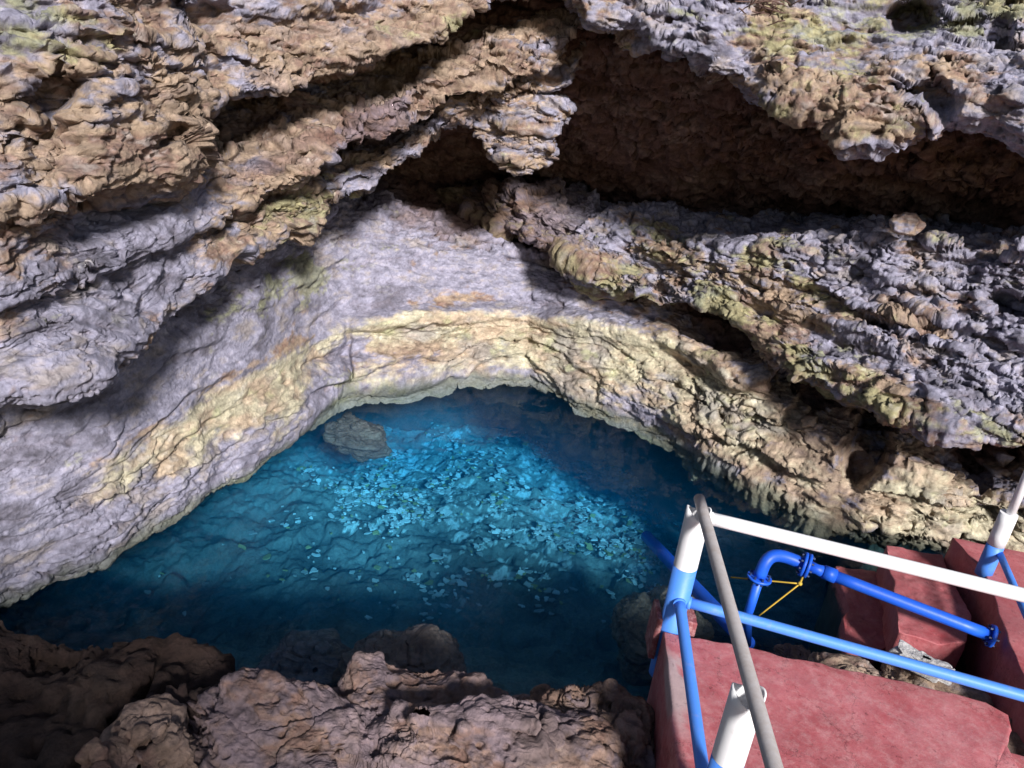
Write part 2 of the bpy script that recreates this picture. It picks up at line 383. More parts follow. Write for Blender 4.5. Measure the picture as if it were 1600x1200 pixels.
L1 = [(-700, 520, 2.3), (-300, 400, 2.5), (0, 345, 2.8), (95, 318, 3.0), (170, 303, 3.15), (250, 278, 3.3), (292, 250, 3.4), (304, 178, 3.55), (350, 152, 3.7), (460, 136, 4.0), (560, 112, 4.3), (640, 85, 4.6), (720, 50, 4.75), (790, 20, 4.9), (1000, -90, 5.3)]
fA = 1 + .17 * sstep(100, 400, cA); up_ = 26 * sstep(560, 760, cA)
l3, l2, l1 = [(p - up_, D * fA) for p, D in (curve(L3, cA), curve(L2, cA), curve(L1, cA))]
l3 = (l3[0], l3[1] * (1 - .03 * sstep(30, 220, cA) * sstep(760, 600, cA)))
def off(c, dpy, dD):
    f = lambda v: np.interp(cA, [a for a, _ in v], [b for _, b in v]) if isinstance(v, list) else v
    return c[0] + f(dpy), c[1] + f(dD)
rows = [off(l3, -90, 2.6), off(l3, -30, 1.4), l3, off(l3, [(0, -40), (300, -30), (450, -22), (1000, -20)], .02),
        off(l2, [(0, 25), (250, 18), (420, 34), (560, 46), (700, 36), (1000, 20)], [(0, .1), (300, .12), (420, .3), (520, .7), (1000, .8)]), off(l2, -14, [(0, .12), (200, .15), (380, .3), (520, 1.3), (1000, 1.6)]), l2,
        off(l1, [(0, 20), (90, 26), (120, 66), (285, 70), (330, 82), (480, 72), (620, 62), (760, 60), (900, 30), (1000, 20)], [(0, .10), (110, .30), (300, .5), (1000, .6)]),
        off(l1, -14, [(0, .1), (90, .2), (130, 1.0), (300, 1.3), (500, 1.4), (1000, 1.2)]), l1, off(l1, -120, .10), off(l1, -380, .45), off(l1, -900, .9)]
def wA(px, py, P):
    return dict(cream=blobs(px, py, [(1000, 90, 1, 1, 0, 0)]),
                warm=.58 + blobs(px, py, [(470, 70, 230, 70, -5, .42), (200, 230, 120, 60, 0, .35), (620, 130, 200, 40, -15, .4), (370, 330, 170, 40, -25, .35), (30, 320, 80, 90, 0, .2), (130, 480, 190, 85, -30, -.75), (200, 380, 80, 30, 0, -.4), (60, 70, 130, 60, 0, -.2), (560, 20, 60, 40, 0, -.3)]),
                green=blobs(px, py, [(80, 70, 140, 50, 10, .75), (480, 310, 120, 25, -25, .8), (330, 450, 90, 16, -40, .7), (680, 30, 80, 40, 0, .4)]), 
                brown=.9 * sstep(0, 1, blobs(px, py, [(520, 220, 200, 18, -20, .9), (400, 180, 110, 25, -5, .7)])))  # dark brown painted under the ledges to deepen their shade
dA = [(80, 150, 52, 20, 5, .30), (272, 215, 18, 16, 0, .22), (315, 12, 50, 18, 15, .25), (60, 190, 70, 8, -30, .1), (130, 440, 26, 14, 0, .08), (240, 120, 60, 10, 10, .08)]
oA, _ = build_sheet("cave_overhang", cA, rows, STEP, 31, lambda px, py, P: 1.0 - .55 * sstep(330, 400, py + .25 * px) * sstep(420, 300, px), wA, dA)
tag(oA, kind="structure")

# ---- right hand shelf in the middle, pale and crumbly
cC = columns(640, 2300, 1.8)
cl = curve([(640, 335, 9.6), (760, 345, 8.7), (830, 368, 7.9), (900, 405, 7.3), (960, 440, 7.0), (1050, 465, 6.7), (1130, 480, 6.4), (1200, 520, 6.1), (1250, 572, 5.8), (1300, 605, 5.55), (1400, 645, 5.2), (1500, 672, 5.0), (1600, 695, 4.8), (2300, 860, 4.3)], cC)
cm = curve([(640, 325, 9.8), (760, 338, 8.8), (830, 350, 8.05), (960, 410, 7.3), (1130, 440, 6.65), (1250, 485, 6.1), (1400, 530, 5.6), (1600, 560, 5.15), (2300, 660, 4.6)], cC)
ct = curve([(640, 318, 10), (760, 325, 9), (830, 330, 8.2), (950, 372, 7.4), (1050, 388, 6.85), (1200, 392, 6.25), (1420, 385, 5.6), (1600, 405, 5.1), (2300, 440, 4.9)], cC)
rowsC = [(cl[0] - 60, cl[1] + 2.0), (cl[0] - 14, cl[1] + .9), cl, cm, ct, (ct[0] - 18, ct[1] + .8), (ct[0] - 40, ct[1] + 2.2)]
def wC(px, py, P):
    lo = np.interp(px, cC, cl[0])
    return dict(warm=.32 + blobs(px, py, [(1240, 480, 110, 50, 20, .55), (1440, 510, 70, 18, 30, .9), (1050, 400, 80, 30, 15, .25), (1200, 400, 60, 30, 0, .2)]) + .4 * sstep(60, 10, lo - py),
                green=.25 + blobs(px, py, [(1080, 400, 150, 30, 10, .5), (1250, 500, 80, 60, 40, .4)]) + .5 * sstep(50, 10, lo - py),
                brown=.95 * sstep(950, 850, px) * 0.6)
oC, _ = build_sheet("cave_shelf", cC, rowsC, STEP, 57, lambda px, py, P: np.full(len(px), 1.05), wC, [(1585, 478, 42, 16, 12, .4), (1370, 505, 34, 12, 30, .14), (1345, 425, 26, 12, 30, .12), (1520, 430, 20, 16, 0, .08)])
tag(oC, kind="structure")

# ---- upper right overhang
cD = columns(820, 2300, 1.8)
dl = curve([(820, -120, 5.4), (900, -20, 5.3), (930, 22, 5.2), (1050, 55, 5.1), (1085, 68, 5.0), (1115, 98, 4.9), (1180, 130, 4.8), (1250, 158, 4.65), (1290, 178, 4.6), (1340, 205, 4.5), (1385, 214, 4.4), (1420, 190, 4.4), (1500, 172, 4.3), (1560, 190, 4.2), (1600, 205, 4.1), (2300, 330, 3.6)], cD)
dl = (dl[0], dl[1] * 1.08)
rowsD = [(dl[0] - 70, dl[1] + 2.4), (dl[0] - 14, dl[1] + 1.1), dl, (dl[0] - 60, dl[1] + .05), (dl[0] - 200, dl[1] + .35), (dl[0] - 800, dl[1] + 1.1)]
def wD(px, py, P):
    return dict(warm=.48 + blobs(px, py, [(1190, 60, 60, 60, 0, .35), (1380, 60, 60, 40, 0, .3), (1450, 110, 80, 30, 0, .5), (1350, 180, 100, 30, 0, .4), (1060, 30, 70, 40, 0, -.45), (1300, 20, 60, 50, 0, -.2), (1560, 60, 60, 60, 0, -.3)]),
                green=.45 + blobs(px, py, [(1260, 40, 120, 50, 0, .35), (1480, 40, 110, 60, 0, .3)]))
oD, _ = build_sheet("cave_ceiling", cD, rowsD, STEP, 83, 1.05, wD, [(1425, 12, 45, 22, 0, .45), (1440, 160, 62, 20, 5, .35), (1575, 30, 26, 22, -40, .2), (1200, 8, 26, 12, 10, .1)])
tag(oD, kind="structure")

# ------------------------------------------------------------------ the pool: bed, water, things lying on the bed
def bed_z(x, y):
    p = np.stack([x, y, np.zeros_like(x)], -1).reshape(-1, 3)
    z = -.55 - 1.05 * sstep(2.6, 5.6, y) - .45 * sstep(6.5, 9.5, y) + .12 * fbm(p * .8, 3, 5).reshape(x.shape) + .9 * sstep(-.4, -2.4, x) * 0
    return z - .5 * sstep(1.6, 2.6, x) * sstep(3.0, 4.0, y)
BR = [(880, 690, 120, 25, 8, .5), (690, 680, 60, 22, 0, .35), (1050, 700, 40, 40, 0, .5), (520, 770, 60, 40, 20, .6), (640, 745, 90, 45, 25, 1.0), (740, 800, 130, 45, 15, .9), (600, 830, 90, 40, 10, .45), (880, 730, 100, 40, 15, .9), (930, 820, 110, 55, 10, 1.0),
      (1010, 730, 60, 60, 0, .8), (1010, 880, 50, 40, 0, .5), (820, 880, 120, 40, 10, .35), (720, 655, 50, 14, 0, .35), (700, 920, 120, 40, 0, .25), (450, 860, 60, 40, 0, .18), (1060, 760, 25, 60, 0, .5)]
bx = np.arange(-4.5, 6.0, .016); by = np.arange(1.5, 11.5, .024)
X, Y = np.meshgrid(bx, by); Z = bed_z(X, Y)
P = np.stack([X, Y, Z], -1).reshape(-1, 3)
px, py, D = proj(P)
dz = fbm(P * 3, 5, 91, .6) * .09 + (worley(P * 5, 92)[2] - .5) * .06
P[:, 2] += dz
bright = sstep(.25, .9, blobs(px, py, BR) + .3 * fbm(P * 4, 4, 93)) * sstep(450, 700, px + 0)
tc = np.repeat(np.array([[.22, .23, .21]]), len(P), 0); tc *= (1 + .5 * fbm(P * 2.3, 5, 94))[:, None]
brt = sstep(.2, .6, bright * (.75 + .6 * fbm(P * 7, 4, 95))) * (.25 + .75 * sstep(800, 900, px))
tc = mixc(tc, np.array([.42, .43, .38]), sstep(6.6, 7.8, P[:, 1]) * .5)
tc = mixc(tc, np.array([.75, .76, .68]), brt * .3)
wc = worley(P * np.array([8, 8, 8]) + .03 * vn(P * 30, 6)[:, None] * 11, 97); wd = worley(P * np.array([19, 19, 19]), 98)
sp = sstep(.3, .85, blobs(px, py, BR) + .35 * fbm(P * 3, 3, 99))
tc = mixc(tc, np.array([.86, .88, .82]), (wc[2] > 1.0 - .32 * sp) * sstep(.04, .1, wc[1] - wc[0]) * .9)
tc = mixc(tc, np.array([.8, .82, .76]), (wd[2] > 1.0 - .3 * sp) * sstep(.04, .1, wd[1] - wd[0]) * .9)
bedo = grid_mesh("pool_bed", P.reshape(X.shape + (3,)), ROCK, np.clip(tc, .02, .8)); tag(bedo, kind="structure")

LEAF, nt, b = new_mat("sunken_leaf"); at = N(nt, "ShaderNodeAttribute", attribute_name="pigment")
nt.links.new(at.outputs["Color"], b.inputs["Base Color"]); b.inputs["Roughness"].default_value = .6
rnd = random.Random(5)
def litter():
    V, Fc, Cc = [], [], []
    rs = np.random.RandomState(4); k = 0; need = 2300
    while k < need:
        x, y = rs.uniform(150, 1100), rs.uniform(620, 990)
        pr = min(1.0, float(blobs(np.array(x), np.array(y), BR)) * .9 + .012)
        cl = .25 + 1.6 * float(vn(np.array([[x / 34., y / 24., 0]]), 8)[0])
        if rs.rand() > pr * max(cl, .03): continue
        p = PZ(x, y, -1.3)
        for _ in range(4):
            p = PZ(x, y, float(bed_z(np.array(p[0]), np.array(p[1]))))
        r = .011 + .035 * rs.rand() ** 2 + (.03 * rs.rand() if rs.rand() < .06 else 0)
        if x > 850: r *= 1.15
        n = rs.randint(6, 11); a0 = rs.rand() * 6.28; el = rs.uniform(.55, 1)
        t1, t2 = rs.uniform(-.35, .35, 2)
        c = np.array([.92, .94, .92]) * rs.uniform(.35, 1.0); 
        if rs.rand() < .12: c = np.array([.5, .45, .2]) * rs.uniform(.6, 1)
        base = len(V); top = []
        zz = p[2] + .055 + rs.uniform(0, .04)
        rr = [r * rs.uniform(.35, 1.3) for _ in range(n)]
        for lvl in (0, -.012):
            for i in range(n):
                a = a0 + 6.283 * i / n; dx, dy = rr[i] * math.cos(a), rr[i] * el * math.sin(a)
                V.append((p[0] + dx, p[1] + dy, zz + lvl + t1 * dx + t2 * dy)); Cc.append(c)
        Fc.append(tuple(range(base, base + n))); 
        for i in range(n):
            j = (i + 1) % n; Fc.append((base + i, base + n + i, base + n + j, base + j))
        k += 1
    me = bpy.data.meshes.new("sunken_leaves"); me.from_pydata(V, [], Fc)
    ca = me.color_attributes.new("pigment", 'FLOAT_COLOR', 'POINT')
    ca.data.foreach_set("color", np.concatenate([np.array(Cc), np.ones((len(V), 1))], 1).astype(np.float32).ravel())
    me.materials.append(LEAF); o = bpy.data.objects.new("sunken_leaves", me); COL.objects.link(o)
    tag(o, "pale leaves and stone chips strewn over the floor of the blue pool", "leaf litter", kind="stuff")
litter()

WATER = bpy.data.materials.new("water"); WATER.use_nodes = True; nt = WATER.node_tree; nt.nodes.clear(); L = nt.links.new
out_ = N(nt, "ShaderNodeOutputMaterial"); mx = N(nt, "ShaderNodeMixShader"); tr = N(nt, "ShaderNodeBsdfTransparent"); gl = N(nt, "ShaderNodeBsdfGlossy"); fr = N(nt, "ShaderNodeMath", operation="MULTIPLY_ADD")
fr.inputs[1].default_value = .6; fr.inputs[2].default_value = .012; gl.inputs["Roughness"].default_value = .02
nz = N(nt, "ShaderNodeTexNoise"); nz.inputs["Scale"].default_value = 5; nz.inputs["Detail"].default_value = 3; gp = N(nt, "ShaderNodeNewGeometry"); L(gp.outputs["Position"], nz.inputs["Vector"])
bu = N(nt, "ShaderNodeBump"); bu.inputs["Strength"].default_value = .25; bu.inputs["Distance"].default_value = .03; L(nz.outputs["Fac"], bu.inputs["Height"])
L(bu.outputs[0], gl.inputs["Normal"]); 
dt = N(nt, "ShaderNodeVectorMath", operation="DOT_PRODUCT"); L(bu.outputs[0], dt.inputs[0]); L(gp.outputs["Incoming"], dt.inputs[1])
ab = N(nt, "ShaderNodeMath", operation="ABSOLUTE"); L(dt.outputs["Value"], ab.inputs[0])
om = N(nt, "ShaderNodeMath", operation="SUBTRACT", use_clamp=True); om.inputs[0].default_value = 1; L(ab.outputs[0], om.inputs[1])
pw5 = N(nt, "ShaderNodeMath", operation="POWER"); L(om.outputs[0], pw5.inputs[0]); pw5.inputs[1].default_value = 5; L(pw5.outputs[0], fr.inputs[0])
L(fr.outputs[0], mx.inputs[0]); L(tr.outputs[0], mx.inputs[1]); L(gl.outputs[0], mx.inputs[2]); L(mx.outputs[0], out_.inputs["Surface"])
pv = N(nt, "ShaderNodeVolumeAbsorption"); pv.inputs["Color"].default_value = (0.0, .71, .97, 1); pv.inputs["Density"].default_value = .44
ps = N(nt, "ShaderNodeVolumeScatter"); ps.inputs["Color"].default_value = (.0, .42, .95, 1); ps.inputs["Density"].default_value = .055
ad = N(nt, "ShaderNodeAddShader"); L(pv.outputs[0], ad.inputs[0]); L(ps.outputs[0], ad.inputs[1]); L(ad.outputs[0], out_.inputs["Volume"])
def water():
    bm = bmesh.new(); bmesh.ops.create_cube(bm, size=1)
    for v in bm.verts: v.co = Vector((-5 if v.co.x < 0 else 7, .6 if v.co.y < 0 else 14.0, -4.2 if v.co.z < 0 else 0.0))
    me = bpy.data.meshes.new("water"); bm.to_mesh(me); bm.free(); me.materials.append(WATER)
    o = bpy.data.objects.new("water", me); COL.objects.link(o); tag(o, kind="structure")
water()

# ------------------------------------------------------------------ boulders
def boulder(name, c, r, seed, label, cat="rock", amp=.8, nu=260, nv=170, rot=0, weights=None, mat=ROCK, lump=.25, sq=.8, group=None):
    th = np.linspace(0, 2 * math.pi, nu, endpoint=False); ph = np.linspace(-.5 * math.pi + .02, .5 * math.pi - .02, nv)
    T, Ph = np.meshgrid(th, ph)
    S = np.stack([np.cos(T) * np.cos(Ph), np.sin(T) * np.cos(Ph), np.sin(Ph)], -1)
    Sq = np.sign(S) * np.abs(S) ** sq
    l = 1 + lump * fbm((S * 1.3 + seed * 3.1).reshape(-1, 3), 2, seed).reshape(T.shape) * 1.3
    G = Sq * l[..., None] * np.array(r)
    ca, sa = math.cos(rot), math.sin(rot)
    G = np.stack([G[..., 0] * ca - G[..., 1] * sa, G[..., 0] * sa + G[..., 1] * ca, G[..., 2]], -1)
    W = G + np.array(c)
    n = S.reshape(-1, 3); n = np.stack([n[:, 0] * ca - n[:, 1] * sa, n[:, 0] * sa + n[:, 1] * ca, n[:, 2]], -1)
    P = W.reshape(-1, 3); sc = max(r)
    P2, cav = displace(W, n.reshape(W.shape), amp, seed, closed=True, lim=.3 * sc)
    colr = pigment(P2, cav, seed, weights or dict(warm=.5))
    if weights and 'pale' in weights: colr = mixc(colr, np.array([.62, .60, .58]), np.full(len(P), weights['pale']))
    o = grid_mesh(name, (P2 - np.array(c)).reshape(G.shape), mat, colr, closed_u=True)
    o.location = c
    return tag(o, label, cat, group)
BW = dict(warm=.35, brown=.7)
boulder("boulder", (-.22, 2.28, .04), (.80, .46, .50), 101, "big rough brown boulder at the water's edge, low in the middle of the photo", "boulder", amp=1.0, nu=800, nv=420, weights=BW, rot=-.08)
boulder("boulder", (-1.22, 2.0, .12), (.17, .25, .40), 102, "smaller ochre boulder in shade left of the big brown boulder", "boulder", amp=.8, nu=360, nv=240, weights=dict(warm=1.0, brown=.6))
boulder("boulder", (.50, 2.48, .10), (.19, .2, .36), 103, "dark reddish rock wedged between the big boulder and the red platform", "boulder", amp=.7, nu=300, nv=200, weights=dict(warm=.9, brown=.7))
boulder("submerged_rock", (-.45, 3.62, -.50), (.30, .2, .18), 104, "flat sunken rock behind the big boulder, its brown tip breaking the water surface", "rock", amp=.6, weights=dict(warm=.6, brown=.9), mat=ROCKWET)
boulder("submerged_rock", (-1.02, 3.65, -.74), (.40, .34, .20), 105, "broad bluish sunken rock left of the one that breaks the surface", "rock", amp=.6, weights=dict(warm=.3, brown=.6), mat=ROCKWET)
boulder("submerged_rock", (-1.55, 7.0, -.78), (.24, .14, .2), 106, "grey sunken rock against the foot of the cream cave wall at the pool's far left", "rock", amp=.5, weights=dict(warm=.4, brown=1.0), mat=ROCKWET)
boulder("submerged_rock", (2.45, 6.1, -1.35), (.65, .42, .45), 107, "long flat teal sunken slab beyond the white handrail", "rock", amp=.35, weights=dict(warm=.0, brown=.6), mat=ROCKWET, lump=.1, sq=.6)
boulder("submerged_rock", (1.35, 4.55, -.75), (.25, .3, .28), 108, "brown sunken rock beside the underwater blue pipe", "rock", amp=.5, weights=dict(warm=1, brown=.5), mat=ROCKWET)

# shore rock under and behind the boulders, painted near-black to stand in for shade
def shore():
    x = np.arange(-4.2, 3.6, .018); y = np.arange(-3, 2.9, .02); X, Y = np.meshgrid(x, y)
    Z = .12 - 1.3 * sstep(2.15, 2.85, Y + .15 * np.sin(X * 2.1) - 1.3 * sstep(-.8, -1.9, X)) + .5 * sstep(1.4, -1.5, Y)  # bank raised at the left to fill the shaded corner
    P = np.stack([X, Y, Z], -1).reshape(-1, 3); P, cav = displace(P.reshape(X.shape + (3,)), np.broadcast_to(np.array([0, 0, 1.0]), X.shape + (3,)), 1.0, 61)
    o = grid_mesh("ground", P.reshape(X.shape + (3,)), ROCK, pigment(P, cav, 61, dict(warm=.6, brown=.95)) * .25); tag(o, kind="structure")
shore()

# ------------------------------------------------------------------ painted concrete
def red_material(name, wear=.5, dark=1.0, wet=None):
    m, nt, b = new_mat(name); L = nt.links.new
    geo = N(nt, "ShaderNodeNewGeometry")
    def noise(sc, det=5, ro=.6):
        n = N(nt, "ShaderNodeTexNoise"); n.inputs["Scale"].default_value = sc; n.inputs["Detail"].default_value = det; n.inputs["Roughness"].default_value = ro
        L(geo.outputs["Position"], n.inputs["Vector"]); return n
    n1, n2, n3 = noise(2.4, 10, .78), noise(22, 8, .8), noise(90, 3, .6)
    r1 = N(nt, "ShaderNodeValToRGB"); e = r1.color_ramp.elements
    e[0].position = .34; e[0].color = (.31 * dark, .05 * dark, .06 * dark, 1); e[1].position = .68; e[1].color = (.48 * dark, .17 * dark, .185 * dark, 1)
    L(n1.outputs["Fac"], r1.inputs[0])
    r2 = N(nt, "ShaderNodeValToRGB"); e = r2.color_ramp.elements; e[0].position = .46; e[0].color = (0, 0, 0, 1); e[1].position = .66; e[1].color = (wear * .9, wear * .9, wear * .9, 1)
    L(n2.outputs["Fac"], r2.inputs[0])
    mx = N(nt, "ShaderNodeMix", data_type='RGBA'); L(r2.outputs[0], mx.inputs[0]); L(r1.outputs[0], mx.inputs[6]); mx.inputs[7].default_value = (.52, .30, .30, 1)
    r3 = N(nt, "ShaderNodeValToRGB"); e = r3.color_ramp.elements; e[0].position = .70; e[0].color = (0, 0, 0, 1); e[1].position = .76; e[1].color = (.6, .6, .6, 1)
    L(n3.outputs["Fac"], r3.inputs[0])
    m2 = N(nt, "ShaderNodeMix", data_type='RGBA'); L(r3.outputs[0], m2.inputs[0]); L(mx.outputs[2], m2.inputs[6]); m2.inputs[7].default_value = (.62, .45, .45, 1)
    # worn bare cement where a second, wide noise is high
    at = N(nt, "ShaderNodeAttribute", attribute_name="wear")
    m3 = N(nt, "ShaderNodeMix", data_type='RGBA'); L(at.outputs["Fac"], m3.inputs[0]); L(m2.outputs[2], m3.inputs[6]); m3.inputs[7].default_value = (.42, .33, .33, 1)
    n5 = noise(6.5, 8, .75)
    r5 = N(nt, "ShaderNodeMapRange"); L(n5.outputs["Fac"], r5.inputs[0]); r5.inputs[1].default_value = .36; r5.inputs[2].default_value = .6; r5.inputs[3].default_value = .88; r5.inputs[4].default_value = 1.08
    m5 = N(nt, "ShaderNodeMix", data_type='RGBA', blend_type='MULTIPLY'); m5.inputs[0].default_value = 1; L(m3.outputs[2], m5.inputs[6]); L(r5.outputs[0], m5.inputs[7]); m3 = m5
    vo = N(nt, "ShaderNodeTexVoronoi", feature='DISTANCE_TO_EDGE'); vo.inputs["Scale"].default_value = 1.7
    wn = noise(5, 6, .7); va = N(nt, "ShaderNodeVectorMath", operation="MULTIPLY_ADD"); L(wn.outputs["Color"], va.inputs[0]); va.inputs[1].default_value = (.35, .35, .35); L(geo.outputs["Position"], va.inputs[2]); L(va.outputs[0], vo.inputs["Vector"])
    vr = N(nt, "ShaderNodeMapRange"); L(vo.outputs["Distance"], vr.inputs[0]); vr.inputs[1].default_value = .001; vr.inputs[2].default_value = .006; vr.inputs[3].default_value = .45; vr.inputs[4].default_value = 1
    m6 = N(nt, "ShaderNodeMix", data_type='RGBA', blend_type='MULTIPLY'); m6.inputs[0].default_value = .8; L(m3.outputs[2], m6.inputs[6]); L(vr.outputs[0], m6.inputs[7])
    n7 = noise(34, 5, .7); r7 = N(nt, "ShaderNodeMapRange"); L(n7.outputs["Fac"], r7.inputs[0]); r7.inputs[1].default_value = .30; r7.inputs[2].default_value = .40; r7.inputs[3].default_value = .5; r7.inputs[4].default_value = 1
    m7 = N(nt, "ShaderNodeMix", data_type='RGBA', blend_type='MULTIPLY'); m7.inputs[0].default_value = 1; L(m6.outputs[2], m7.inputs[6]); L(r7.outputs[0], m7.inputs[7]); m3 = m7
    fin = m3
    if wet is not None:   # sides darkened below the water level, in place of shade and dark water
        sx = N(nt, "ShaderNodeSeparateXYZ"); L(geo.outputs["Position"], sx.inputs[0])
        ma = N(nt, "ShaderNodeMath", operation="MULTIPLY_ADD"); L(n2.outputs["Fac"], ma.inputs[0]); ma.inputs[1].default_value = .22; L(sx.outputs["Z"], ma.inputs[2])
        mr = N(nt, "ShaderNodeMapRange"); L(ma.outputs[0], mr.inputs[0]); mr.inputs[1].default_value = wet + .11; mr.inputs[2].default_value = wet + .17
        fin = N(nt, "ShaderNodeMix", data_type='RGBA'); L(mr.outputs[0], fin.inputs[0]); fin.inputs[6].default_value = (.030, .028, .022, 1); L(m3.outputs[2], fin.inputs[7])
    L(fin.outputs[2], b.inputs["Base Color"]); b.inputs["Roughness"].default_value = .62
    bu = N(nt, "ShaderNodeBump"); bu.inputs["Strength"].default_value = .5; bu.inputs["Distance"].default_value = .006; L(n2.outputs["Fac"], bu.inputs["Height"])
    b2 = N(nt, "ShaderNodeBump"); b2.inputs["Strength"].default_value = .5; b2.inputs["Distance"].default_value = .002; L(n3.outputs["Fac"], b2.inputs["Height"]); L(bu.outputs[0], b2.inputs["Normal"])
    L(b2.outputs[0], b.inputs["Normal"]); return m
RED = red_material("red_painted_concrete", .5); REDS = red_material("red_painted_step", .25, 1.0, -.02)
def slab(name, poly, z0, z1, mat, seed=1, rnd_=.012, rough_=.006, bev=.02, parent=None, side_mat=None, res=.03, tiltz=None):
    """cast concrete slab: outline subdivided, edges rounded and uneven"""
    poly = [np.array(p, float) for p in poly]; pts = []
    for a, b in zip(poly, poly[1:] + poly[:1]):
        n = max(1, int(np.linalg.norm(b - a) / res))
        for i in range(n): pts.append(a + (b - a) * i / n)
    pts = np.array(pts)
    q = np.concatenate([pts, np.zeros((len(pts), 1))], 1)
    c = pts.mean(0)
    pts = pts + (pts - c) / np.linalg.norm(pts - c, axis=1, keepdims=True) * (vn(q * 9, seed) * rnd_)[:, None]
    rows = []
    def ring(sc, z):
        dirn = (pts - c); ln = np.linalg.norm(dirn, axis=1, keepdims=True)
        return np.concatenate([pts - dirn / ln * sc, np.full((len(pts), 1), z)], 1)
    for z in np.arange(z0, z1 - bev, .04): rows.append(ring(0, z))
    for k in range(5):
        a = k / 4 * math.pi / 2; rows.append(ring(bev * (1 - math.cos(a)), z1 - bev + bev * math.sin(a)))
    top = rows[-1]
    for t in np.linspace(.04, .995, 26):
        rows.append(np.concatenate([top[:, :2] * (1 - t) + c * t, np.full((len(pts), 1), z1)], 1))
    G = np.stack(rows); P = G.reshape(-1, 3)
    if tiltz is not None: P[:, 2] += tiltz(P)
    G = P.reshape(G.shape)
    nn = normals(np.concatenate([G, G[:, :1]], 1))[:, :-1]
    G = G + nn * ((fbm(P * 7, 4, seed + 2) + .8 * (fbm(P * 25, 3, seed + 3))) * rough_).reshape(G.shape[:2])[..., None]
    o = grid_mesh(name, G, mat, None, closed_u=True, parent=parent)
    return o
plat = empty("platform", (1.4, 1.5, .8), "large red painted concrete platform with a worn pale edge, inside the blue and white railing", "platform")
def local(o, par):
    o.parent = par; o.matrix_parent_inverse = Matrix.Translation(-par.location)
    return o
pl = slab("deck", [(.80, 2.74), (1.45, 2.66), (2.03, 2.555), (2.14, 2.53), (2.20, 2.47), (2.17, 2.39), (2.10, 2.3), (1.92, .2), (.62, .2)], -.9, .8, RED, 3, .012, .003, .014); local(pl, plat)
wa = pl.data.attributes.new("wear", 'FLOAT', 'POINT')
co = np.empty(len(pl.data.vertices) * 3, np.float32); pl.data.vertices.foreach_get("co", co); co = co.reshape(-1, 3)
wv = np.exp(-((co[:, 0] - .80) / .07) ** 2) * np.exp(-((co[:, 1] - 2.42) / .2) ** 2) * (co[:, 2] > .7)
wv = sstep(.3, .7, wv + .35 * fbm(co * 14, 4, 77)) * (wv > .05) * .85
wa.data.foreach_set("value", wv.astype(np.float32))
st = slab("step", [(2.0, 2.50), (2.6, 2.42), (2.45, .2), (1.85, .2)], -.9, .62, RED, 5, .01); local(st, plat)
land = empty("landing", (3.2, 3.4, .5), "red painted concrete landing on the far right where the single leaning post stands", "landing")
local(slab("deck", [(2.97, 4.32), (2.98, 3.92), (2.86, 3.55), (2.68, 2.95), (2.9, 1.2), (5.4, 1.2), (5.0, 3.6), (3.5, 4.22)], -1.6, .5, REDS, 7, .012, .004, .010), land)
s2 = slab("concrete_step", [(2.62, 4.40), (2.97, 4.36), (2.84, 3.72), (2.70, 3.50), (2.52, 3.46), (2.33, 3.52)], -1.8, .33, REDS, 9, .016, .005, .008)
tag(s2, "broken red concrete step nearest the landing, crossed by the blue pipe", "step", "broken red steps down into the water")
s1 = slab("concrete_step", [(2.35, 4.42), (2.62, 4.44), (2.55, 3.95), (2.49, 3.72), (2.22, 3.52), (2.12, 3.60), (2.26, 4.0)], -1.8, .1, REDS, 12, .03, .009, .010)
tag(s1, "lowest broken red concrete step, half fallen beside the dark water", "step", "broken red steps down into the water")
for k, (c, r, lb, wts) in enumerate([((2.02, 3.32, .05), (.17, .13, .14), "pale brown stone below the broken red steps, just behind the blue rail", dict(warm=.7)),
                         ((2.42, 3.25, .05), (.24, .16, .16), "long brown rock under the blue pipe beside the white chunk", dict(warm=.9, brown=.2)),
                         ((2.55, 2.95, .0), (.26, .2, .22), "rounded brown rock in the gap between platform and landing", dict(warm=.7, brown=.5)),
                         ((2.24, 2.95, -.05), (.14, .12, .14), "small brown rock close against the red platform's far edge", dict(warm=.7, brown=.3)),
                         ((1.9, 3.65, -.12), (.14, .2, .12), "dark wet rock low in the water beside the lowest red step", dict(warm=.7, brown=.8))]):
    boulder("rock", c, r, 130 + k, lb, "rock", amp=.45, nu=160, nv=100, weights=wts, group="rocks between the platform and the landing")
boulder("stone_chunk", (2.36, 3.27, .34), (.14, .07, .04), 140, "flat white broken chunk lying under the blue pipe", "stone", amp=.12, nu=120, nv=80, weights=dict(cream=0, warm=-1, pale=.85), sq=.5, rot=-.7)

# ------------------------------------------------------------------ pipes
def paint(name, col, rough=.35, worn=(.45, .45, .45), amount=.0, bump=.3):
    m, nt, b = new_mat(name); L = nt.links.new; geo = N(nt, "ShaderNodeNewGeometry")
    n = N(nt, "ShaderNodeTexNoise"); n.inputs["Scale"].default_value = 28; n.inputs["Detail"].default_value = 6; n.inputs["Roughness"].default_value = .7; L(geo.outputs["Position"], n.inputs["Vector"])
    r = N(nt, "ShaderNodeValToRGB"); e = r.color_ramp.elements; e[0].position = .62 - .3 * amount; e[0].color = (*col, 1); e[1].position = .78; e[1].color = (*[a * (1 - .15 - amount * .6) + w_ * (.15 + amount * .6) for a, w_ in zip(col, worn)], 1)
    L(n.outputs["Fac"], r.inputs[0]); L(r.outputs[0], b.inputs["Base Color"]); b.inputs["Roughness"].default_value = rough
    bu = N(nt, "ShaderNodeBump"); bu.inputs["Strength"].default_value = bump; bu.inputs["Distance"].default_value = .003; L(n.outputs["Fac"], bu.inputs["Height"]); L(bu.outputs[0], b.inputs["Normal"])
    return m
